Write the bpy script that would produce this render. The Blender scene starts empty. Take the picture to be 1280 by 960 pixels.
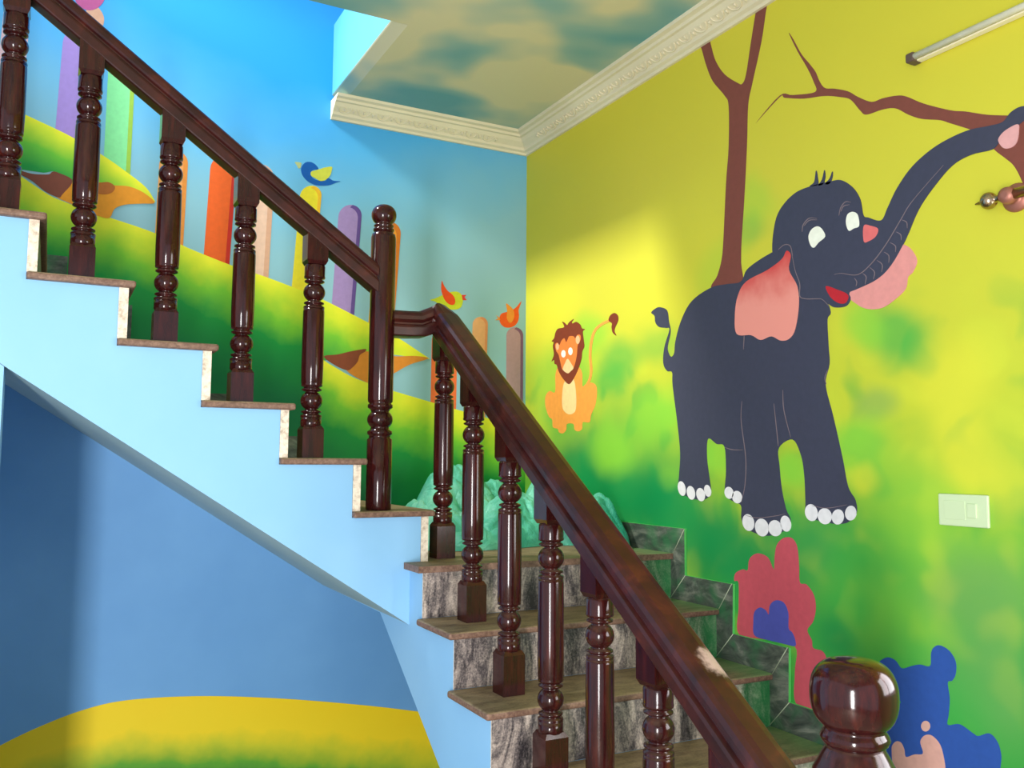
import bpy, bmesh, math, random
import numpy as np
from mathutils import Vector, Matrix, noise
from mathutils.geometry import tessellate_polygon
random.seed(7)
S = bpy.context.scene
COL = S.collection

# ------------------------------------------------------------------ camera
# metres; z = 0 is the top of the stair landing, x = 0 the open side of the lower flight,
# y = 0 the front of the landing; the room floor lies at z = FLOOR
F_PX, YAW, PITCH, ROLL = 1102.16, 0.4832, 0.0867, 0.0069
CAM = np.array([-1.0843, -2.6724, 0.3384])
fw = np.array([math.sin(YAW)*math.cos(PITCH), math.cos(YAW)*math.cos(PITCH), math.sin(PITCH)])
r0 = np.array([math.cos(YAW), -math.sin(YAW), 0.0]); u0 = np.cross(r0, fw)
rt = math.cos(ROLL)*r0 + math.sin(ROLL)*u0
up = -math.sin(ROLL)*r0 + math.cos(ROLL)*u0
cd = bpy.data.cameras.new('camera'); cam = bpy.data.objects.new('camera', cd); COL.objects.link(cam)
cd.sensor_fit = 'HORIZONTAL'; cd.sensor_width = 36; cd.lens = F_PX/1280*36; cd.clip_start = .05
M = Matrix.Identity(4)
for i in range(3):
    M[i][0], M[i][1], M[i][2], M[i][3] = rt[i], up[i], -fw[i], CAM[i]
cam.matrix_world = M
S.camera = cam

# ------------------------------------------------------------------ world, lamps, exposure
wd = bpy.data.worlds.new('daylight'); S.world = wd; wd.use_nodes = True
bg = wd.node_tree.nodes['Background']; bg.inputs[0].default_value = (.80, .90, 1, 1); bg.inputs[1].default_value = .80
def area(name, loc, target, sx, sy, power, col, spread=180):
    l = bpy.data.lights.new(name, 'AREA'); l.shape = 'RECTANGLE'; l.size = sx; l.size_y = sy
    l.energy = power; l.color = col; l.spread = math.radians(spread)
    o = bpy.data.objects.new(name, l); COL.objects.link(o); o.location = loc
    o.rotation_euler = (Vector(target)-Vector(loc)).to_track_quat('-Z', 'Y').to_euler()
    return o
area('window_daylight', (1.06, -2.35, .42), (-.5, -1.7, .3), 1.05, .95, 26, (1, .96, .98))
area('stairwell_daylight', (-1.55, .74, 3.10), (.9, .45, .8), .28, .28, 13.5, (1, .97, .86), 70)
area('stairwell_skylight', (-1.3, .75, 3.6), (-1.2, .8, 0), 1.4, .7, 8, (.85, .95, 1))
area('doorway_daylight', (-2.15, -3.4, -.15), (-.3, 1.1, -.15), .38, 1.6, 108, (1, .97, .95))
S.view_settings.view_transform = 'Standard'; S.view_settings.look = 'None'
S.view_settings.exposure = 0.45; S.view_settings.gamma = 1; S.view_settings.use_curve_mapping = False

# ------------------------------------------------------------------ dimensions
R, T = .165, .25            # lower flight riser and going
R2, T2, X1 = .1712, .2393, .0627   # upper flight
YF = .1157                  # front face of the upper flight
W, D = .998, 1.1522         # right wall, back wall
H = 1.8744                  # underside of cornice
CEIL = 1.962
FLOOR = -7*R
TT = .021

# ------------------------------------------------------------------ helpers
def lin(c):
    return tuple(((v/255)/12.92 if v/255 <= .04045 else ((v/255+.055)/1.055)**2.4) for v in c)
def rgba(c): return (*lin(c), 1)
def pray(px, py): return fw + rt*(px-640)/F_PX + up*(480-py)/F_PX
def on_right(px, py, x=W):
    d = pray(px, py); return CAM + d*(x-CAM[0])/d[0]
def on_back(px, py, y=D):
    d = pray(px, py); return CAM + d*(y-CAM[1])/d[1]

class NT:
    def __init__(s, name):
        s.m = bpy.data.materials.new(name); s.m.use_nodes = True
        s.t = s.m.node_tree; s.b = s.t.nodes['Principled BSDF']
    def n(s, typ, **kw):
        nd = s.t.nodes.new(typ)
        for k, v in kw.items(): setattr(nd, k, v)
        return nd
    def l(s, a, b): s.t.links.new(a, b)
    def coord(s, kind='Object'): return s.n('ShaderNodeTexCoord').outputs[kind]
    def mapping(s, src, scale=(1,1,1), rot=(0,0,0)):
        m = s.n('ShaderNodeMapping'); m.inputs['Scale'].default_value = scale; m.inputs['Rotation'].default_value = rot
        s.l(src, m.inputs['Vector']); return m.outputs[0]
    def noise(s, src, scale, detail=4, rough=.5, dist=0):
        n = s.n('ShaderNodeTexNoise'); n.inputs['Scale'].default_value = scale; n.inputs['Detail'].default_value = detail
        n.inputs['Roughness'].default_value = rough; n.inputs['Distortion'].default_value = dist
        s.l(src, n.inputs['Vector']); return n
    def ramp(s, src, stops):
        r = s.n('ShaderNodeValToRGB'); e = r.color_ramp.elements
        while len(e) < len(stops): e.new(.5)
        for i, (p, c) in enumerate(stops): e[i].position = p; e[i].color = rgba(c) if isinstance(c, tuple) else (c, c, c, 1)
        s.l(src, r.inputs[0]); return r.outputs[0]
    def mix(s, fac, a, b):
        m = s.n('ShaderNodeMix'); m.data_type = 'RGBA'
        for i, v in ((0, fac), (6, a), (7, b)):
            if isinstance(v, tuple): m.inputs[i].default_value = rgba(v)
            elif isinstance(v, (int, float)): m.inputs[i].default_value = v
            else: s.l(v, m.inputs[i])
        return m.outputs[2]
    def math(s, op, a, b=None, clamp=False):
        m = s.n('ShaderNodeMath'); m.operation = op; m.use_clamp = clamp
        for i, v in ((0, a), (1, b)):
            if v is None: continue
            if isinstance(v, (int, float)): m.inputs[i].default_value = v
            else: s.l(v, m.inputs[i])
        return m.outputs[0]
    def smooth(s, src, a, b):
        m = s.n('ShaderNodeMapRange'); m.interpolation_type = 'SMOOTHSTEP'
        m.inputs[1].default_value = a; m.inputs[2].default_value = b
        s.l(src, m.inputs[0]); return m.outputs[0]
    def bump(s, src, strength=.2, dist=.005):
        b = s.n('ShaderNodeBump'); b.inputs['Strength'].default_value = strength; b.inputs['Distance'].default_value = dist
        s.l(src, b.inputs['Height']); s.l(b.outputs[0], s.b.inputs['Normal'])
    def fin(s, color=None, rough=.5, spec=.5, metal=0, coat=0):
        if color is not None:
            if isinstance(color, tuple): s.b.inputs['Base Color'].default_value = rgba(color)
            else: s.l(color, s.b.inputs['Base Color'])
        s.b.inputs['Roughness'].default_value = rough; s.b.inputs['Specular IOR Level'].default_value = spec
        s.b.inputs['Metallic'].default_value = metal; s.b.inputs['Coat Weight'].default_value = coat
        s.b.inputs['Coat Roughness'].default_value = .08
        return s.m

_paint = {}
def paint(c, rough=.6):
    """flat brush paint with faint mottling"""
    if c in _paint: return _paint[c]
    k = NT('paint_%d_%d_%d' % c)
    n = k.noise(k.coord(), 45, 3)
    d = tuple(max(0, int(v*.93)) for v in c)
    _paint[c] = k.fin(k.mix(n.outputs[0], d, tuple(min(255, int(v*1.05)) for v in c)), rough, .25)
    return _paint[c]

def mesh_obj(name, verts, faces, mat, parent=None, smooth=False, mats=None, fm=None):
    me = bpy.data.meshes.new(name); me.from_pydata([tuple(map(float, v)) for v in verts], [], faces); me.update()
    o = bpy.data.objects.new(name, me); COL.objects.link(o)
    for m in (mats or [mat]): me.materials.append(m)
    if fm: 
        for p, i in zip(me.polygons, fm): p.material_index = i
    if smooth:
        for p in me.polygons: p.use_smooth = True
    if parent: o.parent = parent
    return o
def bm_obj(name, bm, mat, parent=None, smooth=False, mats=None):
    me = bpy.data.meshes.new(name); bmesh.ops.recalc_face_normals(bm, faces=bm.faces); bm.to_mesh(me); bm.free()
    o = bpy.data.objects.new(name, me); COL.objects.link(o)
    for m in (mats or [mat]): me.materials.append(m)
    if smooth:
        for p in me.polygons: p.use_smooth = True
    if parent: o.parent = parent
    return o
def tag(o, label=None, cat=None, group=None, kind=None):
    if label: o['label'] = label
    if cat: o['category'] = cat
    if group: o['group'] = group
    if kind: o['kind'] = kind
    return o
def empty(name, loc, label=None, cat=None, group=None):
    o = bpy.data.objects.new(name, None); COL.objects.link(o); o.location = loc; o.empty_display_size = .05
    return tag(o, label, cat, group)
def add_box(bm, a, b, bevel=0):
    c = [(a[i]+b[i])/2 for i in range(3)]; s = [abs(b[i]-a[i]) for i in range(3)]
    r = bmesh.ops.create_cube(bm, size=1); bmesh.ops.scale(bm, vec=s, verts=r['verts']); bmesh.ops.translate(bm, vec=c, verts=r['verts'])
    if bevel:
        es = list({e for v in r['verts'] for e in v.link_edges})
        bmesh.ops.bevel(bm, geom=es, offset=bevel, segments=3, affect='EDGES', profile=.5)
def box(name, a, b, mat, parent=None, bevel=0):
    bm = bmesh.new(); add_box(bm, a, b, bevel); return bm_obj(name, bm, mat, parent)
def prism(bm, pts, axis, lo, hi):
    """extrude a polygon along an axis; pts are the two other coordinates in xyz order"""
    def v3(p, t):
        p = list(p); p.insert(axis, t); return p
    n = len(pts); A = [bm.verts.new(v3(p, lo)) for p in pts]; B = [bm.verts.new(v3(p, hi)) for p in pts]
    tris = tessellate_polygon([[Vector((p[0], p[1], 0)) for p in pts]])
    for t in tris:
        try: bm.faces.new([A[i] for i in t]); bm.faces.new([B[i] for i in t])
        except ValueError: pass
    for i in range(n):
        j = (i+1) % n; bm.faces.new((A[i], A[j], B[j], B[i]))
def crom(pts, closed=True, sub=5):
    P = np.array(pts, float); n = len(P); out = []
    for i in range(n if closed else n-1):
        p0 = P[(i-1) % n] if closed or i > 0 else P[0]; p1 = P[i]; p2 = P[(i+1) % n]
        p3 = P[(i+2) % n] if closed or i+2 < n else P[n-1]
        for k in range(sub):
            t = k/sub
            out.append(.5*((2*p1)+(-p0+p2)*t+(2*p0-5*p1+4*p2-p3)*t*t+(-p0+3*p1-3*p2+p3)*t**3))
    if not closed: out.append(P[-1])
    return np.array(out)
def lathe(bm, prof, cx=0, cy=0, seg=40):
    rings = []
    for r, z in prof:
        rings.append([bm.verts.new((cx+r*math.cos(2*math.pi*i/seg), cy+r*math.sin(2*math.pi*i/seg), z)) for i in range(seg)])
    for a, b in zip(rings, rings[1:]):
        for i in range(seg): 
            f = bm.faces.new((a[i], a[(i+1) % seg], b[(i+1) % seg], b[i])); f.smooth = True
    bm.faces.new(rings[0]); bm.faces.new(rings[-1])
def tube(bm, path, rad, seg=12):
    path = [Vector(p) for p in path]; rings = []; ref = Vector((0, 0, 1))
    for i, p in enumerate(path):
        t = (path[min(i+1, len(path)-1)]-path[max(i-1, 0)]).normalized()
        if abs(t.dot(ref)) > .95: ref = Vector((1, 0, 0))
        a = t.cross(ref).normalized(); b = t.cross(a)
        rr = rad[i] if isinstance(rad, (list, tuple)) else rad
        rings.append([bm.verts.new(p+a*rr*math.cos(2*math.pi*k/seg)+b*rr*math.sin(2*math.pi*k/seg)) for k in range(seg)])
    for a, b in zip(rings, rings[1:]):
        for k in range(seg): bm.faces.new((a[k], a[(k+1) % seg], b[(k+1) % seg], b[k])).smooth = True
    bm.faces.new(rings[0]); bm.faces.new(rings[-1])

# ------------------------------------------------------------------ materials
def wall_paint(name, base, dark, scale=2.0):
    k = NT(name); c = k.coord(); n = k.noise(c, scale, 5); g = k.noise(c, 180, 2)
    k.bump(g.outputs[0], .05, .002)
    return k.fin(k.mix(k.smooth(n.outputs[0], .3, .7), dark, base), .55, .3)
M_lblue = wall_paint('light_blue_paint', (142, 190, 228), (134, 184, 224))
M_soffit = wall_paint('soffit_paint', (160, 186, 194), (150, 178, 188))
M_well = wall_paint('well_blue_paint', (92, 176, 220), (84, 168, 214))
M_white = wall_paint('cream_plaster', (226, 216, 186), (214, 203, 172))

def make_back_wall():
    k = NT('blue_mural_sky'); c = k.coord(); s = k.n('ShaderNodeSeparateXYZ'); k.l(c, s.inputs[0])
    n = k.noise(c, 2.2, 4)
    h = k.math('ADD', s.outputs[2], k.math('MULTIPLY', k.math('SUBTRACT', n.outputs[0], .5), .35))
    g = k.math('ADD', k.math('SUBTRACT', k.math('MULTIPLY', h, 1.05), 1.06), k.math('MULTIPLY', k.math('MAXIMUM', s.outputs[0], 0.0), -.42))
    g = k.math('ADD', g, k.math('MULTIPLY', k.math('MAXIMUM', k.math('SUBTRACT', -.25, s.outputs[0]), 0.0), -.42))
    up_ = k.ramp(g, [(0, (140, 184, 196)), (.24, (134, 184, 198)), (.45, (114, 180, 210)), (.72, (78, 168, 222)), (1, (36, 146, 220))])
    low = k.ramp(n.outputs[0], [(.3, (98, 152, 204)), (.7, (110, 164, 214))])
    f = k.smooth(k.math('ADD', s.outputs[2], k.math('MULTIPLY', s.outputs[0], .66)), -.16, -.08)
    k.bump(k.noise(c, 160, 2).outputs[0], .05, .002)
    return k.fin(k.mix(f, low, up_), .55, .3)
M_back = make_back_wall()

def make_right_wall():
    k = NT('jungle_mural'); c = k.coord()
    nz = k.noise(c, 3.0, 2, .5)
    wv = k.n('ShaderNodeVectorMath', operation='SUBTRACT'); k.l(nz.outputs['Color'], wv.inputs[0]); wv.inputs[1].default_value = (.5, .5, .5)
    w2 = k.n('ShaderNodeVectorMath', operation='SCALE'); k.l(wv.outputs[0], w2.inputs[0]); w2.inputs['Scale'].default_value = .16
    P = k.n('ShaderNodeVectorMath', operation='ADD'); k.l(c, P.inputs[0]); k.l(w2.outputs[0], P.inputs[1])
    s = k.n('ShaderNodeSeparateXYZ'); k.l(P.outputs[0], s.inputs[0])
    z = k.math('ADD', k.math('MULTIPLY', s.outputs[2], .4), .4)
    col = k.ramp(z, [(.1, (58, 150, 60)), (.34, (60, 160, 66)), (.46, (120, 184, 58)), (.60, (192, 204, 54)), (.8, (206, 202, 58)), (1, (206, 196, 56))])
    DG, MG, LG, YE, OL = (2, 140, 74), (44, 172, 70), (138, 206, 62), (228, 222, 58), (112, 164, 88)
    n2 = k.noise(c, 6.0, 1.5, .45, .2)
    band = k.math('MULTIPLY', k.smooth(s.outputs[2], -.5, .2), k.math('SUBTRACT', 1.0, k.smooth(s.outputs[2], .55, .95)))
    col = k.mix(k.math('MULTIPLY', k.smooth(n2.outputs[0], .50, .66), k.math('MULTIPLY', band, .55)), col, (206, 216, 58))
    col = k.mix(k.math('MULTIPLY', k.math('SUBTRACT', 1.0, k.smooth(n2.outputs[0], .34, .48)), k.math('MULTIPLY', band, .55)), col, (56, 166, 66))
    for px, py, rp, cc, st in BLOBS(DG, MG, LG, YE, OL):
        q = on_right(px, py); q2 = on_right(px+rp, py); q3 = on_right(px, py+rp)
        ry = abs(q2[1]-q[1])*1.0; rz = abs(q3[2]-q[2])
        d = k.n('ShaderNodeVectorMath', operation='SUBTRACT'); k.l(P.outputs[0], d.inputs[0]); d.inputs[1].default_value = q
        m = k.n('ShaderNodeVectorMath', operation='MULTIPLY'); k.l(d.outputs[0], m.inputs[0]); m.inputs[1].default_value = (0, 1/ry, 1/rz)
        ln = k.n('ShaderNodeVectorMath', operation='LENGTH'); k.l(m.outputs[0], ln.inputs[0])
        f = k.math('MULTIPLY', k.math('SUBTRACT', 1.0, k.smooth(ln.outputs['Value'], .25, 1.15)), st)
        col = k.mix(f, col, cc)
    k.bump(k.noise(c, 160, 2).outputs[0], .05, .002)
    return k.fin(col, .5, .35)
def BLOBS(DG, MG, LG, YE, OL):
    return [
     (700, 470, 70, LG, .6), (672, 400, 60, YE, .9), (790, 560, 95, MG, .6), (720, 590, 70, DG, .9), (830, 640, 75, DG, .9), (760, 640, 90, DG, .95),
     (900, 690, 75, DG, .9), (980, 700, 60, DG, .55), (765, 560, 38, LG, .95), (820, 520, 46, LG, .8), (775, 450, 34, MG, .65), (762, 480, 30, MG, .7),
     (738, 420, 34, LG, .7), (820, 425, 36, MG, .5), (930, 285, 30, MG, .5), (945, 250, 34, LG, .4), (895, 335, 40, LG, .4),
     (1120, 408, 52, MG, .75), (1085, 400, 34, LG, .7), (1190, 470, 80, YE, .5), (1090, 500, 36, OL, .55), (1070, 560, 60, LG, .7), (1000, 590, 30, LG, .8),
     (895, 570, 30, LG, .8), (1140, 640, 90, LG, .5), (1200, 560, 60, YE, .55), (1030, 670, 60, DG, .6), (1090, 720, 80, MG, .6), (1120, 780, 90, LG, .5),
     (1220, 740, 90, OL, .6), (1060, 760, 40, MG, .5), (1260, 600, 60, YE, .4), (1230, 860, 90, OL, .6), (1040, 800, 40, DG, .5), (1150, 880, 120, MG, .5),
     (1078, 600, 26, YE, .5), (1062, 540, 30, LG, .6), (990, 600, 24, LG, .7), (838, 520, 24, LG, .6), (840, 600, 20, LG, .4), (810, 620, 40, DG, .7), (700, 520, 40, MG, .6), (840, 330, 110, YE, .35), (700, 250, 90, (196, 190, 48), .6)]
M_right = make_right_wall()

def make_ceiling():
    k = NT('painted_sky_ceiling'); c = k.coord()
    n = k.noise(k.mapping(c, (1, 1.2, 1), (0, 0, .4)), 1.9, 2, .45, .1)
    return k.fin(k.ramp(n.outputs[0], [(.34, (100, 156, 162)), (.44, (140, 172, 164)), (.56, (208, 200, 162))]), .6, .25)
M_ceil = make_ceiling()

def make_wood(name, dust):
    k = NT(name); c = k.coord()
    n = k.noise(k.mapping(c, (1, 1, .12)), 60, 5, .6)
    col = k.ramp(n.outputs[0], [(.25, (28, 8, 10)), (.55, (50, 15, 15)), (.8, (76, 26, 20))])
    if dust:
        g = k.n('ShaderNodeNewGeometry'); s = k.n('ShaderNodeSeparateXYZ'); k.l(g.outputs['Normal'], s.inputs[0])
        d = k.noise(c, 30, 4)
        f = k.math('MULTIPLY', k.smooth(s.outputs[2], .35, .95), k.math('MULTIPLY', k.smooth(d.outputs[0], .3, .65), dust))
        col = k.mix(f, col, (120, 98, 82))
        rg = k.math('ADD', k.math('MULTIPLY', f, .5), .16); k.l(rg, k.b.inputs['Roughness'])
        m = k.fin(col, .15, .34, 0, .12)
        return m
    return k.fin(col, .13, .34, 0, .12)
M_wood = make_wood('polished_mahogany', 0)
M_wood_d = make_wood('dusty_mahogany', .30)

def make_rail_wood():
    k = NT('handrail_mahogany'); c = k.coord()
    n = k.noise(c, 14, 6, .65, .6)
    col = k.ramp(n.outputs[0], [(.3, (36, 11, 12)), (.55, (58, 20, 18)), (.8, (88, 36, 26))])
    d = k.noise(c, 5.5, 5, .6)
    f = k.math('MULTIPLY', k.smooth(d.outputs[0], .66, .74), .6)
    col = k.mix(f, col, (150, 118, 104))
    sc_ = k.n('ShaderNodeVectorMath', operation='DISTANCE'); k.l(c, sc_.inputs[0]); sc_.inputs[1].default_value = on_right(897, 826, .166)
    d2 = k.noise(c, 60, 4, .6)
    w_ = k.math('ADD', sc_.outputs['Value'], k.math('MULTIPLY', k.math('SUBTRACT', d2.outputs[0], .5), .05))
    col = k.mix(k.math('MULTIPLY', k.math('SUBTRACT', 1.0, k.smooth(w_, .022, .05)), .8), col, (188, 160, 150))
    k.l(k.math('ADD', k.math('MULTIPLY', d.outputs[0], .25), .22), k.b.inputs['Roughness'])
    return k.fin(col, .22, .34, 0, .08)
M_rail = make_rail_wood()

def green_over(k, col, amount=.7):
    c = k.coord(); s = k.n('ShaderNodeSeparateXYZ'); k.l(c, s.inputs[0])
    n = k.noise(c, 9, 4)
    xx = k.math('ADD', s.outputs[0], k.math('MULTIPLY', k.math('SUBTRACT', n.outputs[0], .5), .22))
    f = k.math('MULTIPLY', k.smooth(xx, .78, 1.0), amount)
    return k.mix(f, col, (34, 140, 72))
def make_riser():
    k = NT('grey_veined_granite'); c = k.coord()
    m = k.mapping(c, (4.2, 4.2, 1.5), (0, .22, 0))
    n = k.noise(m, 3.4, 8, .72, .9); sp = k.noise(c, 170, 3, .7)
    v = k.math('ADD', k.math('MULTIPLY', n.outputs[0], .75), k.math('MULTIPLY', sp.outputs[0], .25))
    col = k.ramp(v, [(.41, (40, 36, 40)), (.48, (96, 88, 88)), (.54, (146, 134, 128)), (.64, (206, 190, 178))])
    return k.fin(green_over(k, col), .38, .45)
M_riser = make_riser()
def make_tread():
    k = NT('dusty_brown_granite'); c = k.coord()
    n = k.noise(k.mapping(c, (1, 3, 1)), 9, 6, .65, .4); sp = k.noise(c, 140, 3, .7)
    v = k.math('ADD', k.math('MULTIPLY', n.outputs[0], .7), k.math('MULTIPLY', sp.outputs[0], .3))
    col = k.ramp(v, [(.35, (96, 76, 58)), (.5, (132, 112, 86)), (.65, (158, 136, 106))])
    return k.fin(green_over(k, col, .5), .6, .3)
M_tread = make_tread()
k = NT('granite_edge'); c = k.coord(); sp = k.noise(c, 90, 5, .7)
M_tedge = k.fin(k.ramp(sp.outputs[0], [(.36, (98, 72, 62)), (.5, (118, 90, 76)), (.64, (138, 108, 92))]), .5, .35)
k = NT('pale_tile_edge'); c = k.coord(); sp = k.noise(c, 60, 5, .7)
M_pale = k.fin(k.ramp(sp.outputs[0], [(.35, (178, 158, 140)), (.5, (222, 206, 188)), (.65, (236, 224, 208))]), .6, .3)
k = NT('grey_skirting_stone'); c = k.coord(); n = k.noise(k.mapping(c, (1, 1, 2.2)), 8, 7, .7, .8)
sp = k.noise(c, 12, 3)
M_skirt = k.fin(k.mix(k.math('MULTIPLY', k.smooth(sp.outputs[0], .42, .7), .6), k.ramp(n.outputs[0], [(.32, (46, 54, 50)), (.5, (82, 90, 82)), (.66, (128, 132, 120))]), (40, 118, 70)), .4, .4)
M_skedge = paint((96, 200, 104))
k = NT('brushed_brass'); M_brass = k.fin((176, 150, 124), .22, .5, 1)
k = NT('bracket_copper'); M_copper = k.fin((170, 110, 96), .45, .5, .5)
k = NT('cream_plastic'); M_plast = k.fin((204, 222, 180), .35, .5)
k = NT('tube_housing'); M_hous = k.fin((236, 226, 196), .35, .5)
k = NT('grey_end_cap'); M_cap = k.fin((92, 74, 66), .45, .4)

# ------------------------------------------------------------------ setting
tag(box('floor', (-3.2, -5, FLOOR-.1), (W+.2, D+.2, FLOOR), paint((178, 168, 152), .4)), kind='structure')
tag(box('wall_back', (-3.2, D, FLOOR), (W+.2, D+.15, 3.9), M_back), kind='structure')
bm = bmesh.new()   # right wall with the window opening
y0, y1, z0, z1 = -2.95, -1.75, -.12, .92
for a, b in (((-5, FLOOR), (y0, CEIL+.3)), ((y0, FLOOR), (y1, z0)), ((y0, z1), (y1, CEIL+.3)), ((y1, FLOOR), (D, CEIL+.3))):
    add_box(bm, (W, a[0], a[1]), (W+.15, b[0], b[1]))
tag(bm_obj('wall_right', bm, M_right), kind='structure')
bm = bmesh.new()
for a, b in (((y0, z0), (y0+.05, z1)), ((y1-.05, z0), (y1, z1)), ((y0, z0), (y1, z0+.05)), ((y0, z1-.05), (y1, z1)), (((y0+y1)/2-.02, z0), ((y0+y1)/2+.02, z1))):
    add_box(bm, (W+.01, a[0], a[1]), (W+.05, b[0], b[1]), .004)
tag(bm_obj('window_1', bm, paint((230, 228, 222))), kind='structure')

bm = bmesh.new()   # ceiling slab with the stairwell opening (lip chamfered so its edge stays in shade)
OX, OY, RL = -.012, .325, .030
prism(bm, [(W-.0005, CEIL)] + [(OX+.050, CEIL), (OX+.004, CEIL+.026), (OX, CEIL+.030)] + [(OX, CEIL+.36), (W-.0005, CEIL+.36)], 1, OY, D-.0005)
add_box(bm, (-3.2, -5, CEIL), (W-.0005, OY, CEIL+.36))
me_c = bm_obj('ceiling', bm, None, mats=[M_ceil, M_well])
for p in me_c.data.polygons:
    if p.center.z > CEIL+RL: p.material_index = 1
tag(me_c, kind='structure')

# front wall below the upper flight, left of the open alcove
bm = bmesh.new(); prism(bm, [(-3.2, FLOOR), (-1.201, FLOOR), (-1.201, .6606*1.201-.2060), (-3.2, .6606*3.2-.2060)], 1, YF, YF+.12)
tag(bm_obj('wall_left', bm, M_lblue), kind='structure')

# cornices: moulded profile with raised leaf ornament
CP = [(0, 0), (.012, 0), (.016, .010), (.030, .016), (.034, .028), (.060, .046), (.072, .060), (.084, .062), (.088, .072), (.106, .076), (.11, CEIL-H), (0, CEIL-H)]
def cornice(name, along, lo, hi):
    bm = bmesh.new()
    if along == 'x':
        prof = [(D-a, H+b) for a, b in CP]; A = [bm.verts.new((lo, y, z)) for y, z in prof]
        B = [bm.verts.new((hi - (D-y), y, z)) for y, z in prof]
    else:
        prof = [(W-a, H+b) for a, b in CP]; A = [bm.verts.new((x, lo, z)) for x, z in prof]
        B = [bm.verts.new((x, hi-(W-x), z)) for x, z in prof]
    for i in range(len(CP)):
        j = (i+1) % len(CP); bm.faces.new((A[i], A[j], B[j], B[i]))
    bm.faces.new(A); bm.faces.new(B)
    # ornament: alternating U-shaped leaves and buds
    d0, d1 = Vector((.034, .028)), Vector((.060, .046))
    s = lo+.05; i = 0
    while s < hi-.16:
        def P(t, q, h):
            q2 = d0+(d1-d0)*q; nn = Vector((d1.y-d0.y, -(d1.x-d0.x))).normalized()*h
            a, b = q2.x+nn.x, q2.y+nn.y
            return (s+t, D-a, H+b) if along == 'x' else (W-a, s+t, H+b)
        tube(bm, [P(.030*math.cos(u), .95-.9*math.sin(u), .002) for u in np.linspace(0, math.pi, 11)], .0035, 6)
        tube(bm, [P(.0, .85, .002), P(.0, .35, .003)], [.005, .002], 6)
        tube(bm, [P(.045, .2, .002), P(.045, .75, .003)], [.002, .006], 6)
        s += .09; i += 1
    return tag(bm_obj(name, bm, M_white), kind='structure')
cornice('trim_1', 'x', -.017, W)
cornice('trim_2', 'y', -4.9, D)

# ------------------------------------------------------------------ staircase
stairs = empty('staircase', (0, 0, 0), 'light blue plastered staircase with granite steps turning at a corner landing', 'staircase')
NU = 9
bm = bmesh.new()     # upper flight body, seen in profile along x-z
sof = lambda x: -.6606*x - .2044
xe = X1-.026
pts = [(0, sof(0)), (0, -TT), (xe, -TT)]
for k_ in range(1, NU+1):
    x = xe-(k_-1)*T2
    pts += [(x, k_*R2-TT), (x-T2, k_*R2-TT)]
pts += [(xe-NU*T2, sof(xe-NU*T2))]
prism(bm, pts, 1, YF, D-.0006)
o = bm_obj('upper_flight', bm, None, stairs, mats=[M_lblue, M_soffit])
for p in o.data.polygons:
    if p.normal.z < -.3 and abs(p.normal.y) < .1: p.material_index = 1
bm = bmesh.new()     # lower flight and landing body, profile along y-z
pts = [(D, -TT), (0, -TT)]
for k_ in range(1, 7):
    y = -(k_-1)*T
    pts += [(y, -k_*R-TT), (y-T, -k_*R-TT)]
pts += [(-6*T, FLOOR), (-1.30, FLOOR)]
pts += [(y, -.475+.665*y) for y in (-1.0, .402)] + [(D, -.205)]
prism(bm, [(max(-9, min(p[0], D-.0006)), p[1]) for p in pts], 0, 0, W-.0006)
bm_obj('lower_flight', bm, M_lblue, stairs)

def slab(name, a, b, parent=stairs):
    """stone tread, rounded front edges"""
    bm = bmesh.new(); add_box(bm, a, b, .007)
    o = bm_obj(name, bm, None, parent, mats=[M_tread, M_tedge])
    for p in o.data.polygons:
        p.material_index = 0 if p.normal.z > .7 else 1
    return o
N_, E_ = .018, .022
# landing slab: rectangle plus the narrow lip beside the upper flight
bm = bmesh.new()
prism(bm, [(-E_, -N_), (W-.001, -N_), (W-.001, D-.001), (xe, D-.001), (xe, YF-.001), (-E_, YF-.001)], 2, -TT, 0)
bmesh.ops.bevel(bm, geom=[e for e in bm.edges if abs(e.verts[0].co.z-e.verts[1].co.z) < 1e-6 and len(e.link_faces) == 2 and e.calc_face_angle(0) > .5], offset=.005, segments=2, affect='EDGES')
o = bm_obj('landing_slab', bm, None, stairs, mats=[M_tread, M_tedge])
for p in o.data.polygons: p.material_index = 0 if p.normal.z > .7 else 1
for k_ in range(1, 7):
    y = -(k_-1)*T
    slab('tread', (-E_, y-T-N_, -k_*R-TT), (W-.001, y-.001, -k_*R))
for k_ in range(0, 7):     # risers of the lower flight
    y = -k_*T
    bm = bmesh.new(); add_box(bm, (-.001, y-.004, -(k_+1)*R), (W-.001, y+.0, -k_*R-TT))
    o = bm_obj('riser', bm, None, stairs, mats=[M_riser, M_pale])
    for p in o.data.polygons: p.material_index = 1 if p.normal.x < -.7 else 0
for k_ in range(1, NU+1):  # upper flight
    x = X1-(k_-1)*T2
    slab('tread', (x-T2-.026, YF-E_, k_*R2-TT), (x+.018, D-.001, k_*R2))
    bm = bmesh.new(); add_box(bm, (x-.026, YF-.003, (k_-1)*R2), (x, D-.001, k_*R2-TT))
    o = bm_obj('riser', bm, None, stairs, mats=[M_riser, M_pale])
    for p in o.data.polygons: p.material_index = 1 if p.normal.y < -.7 else 0

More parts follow.
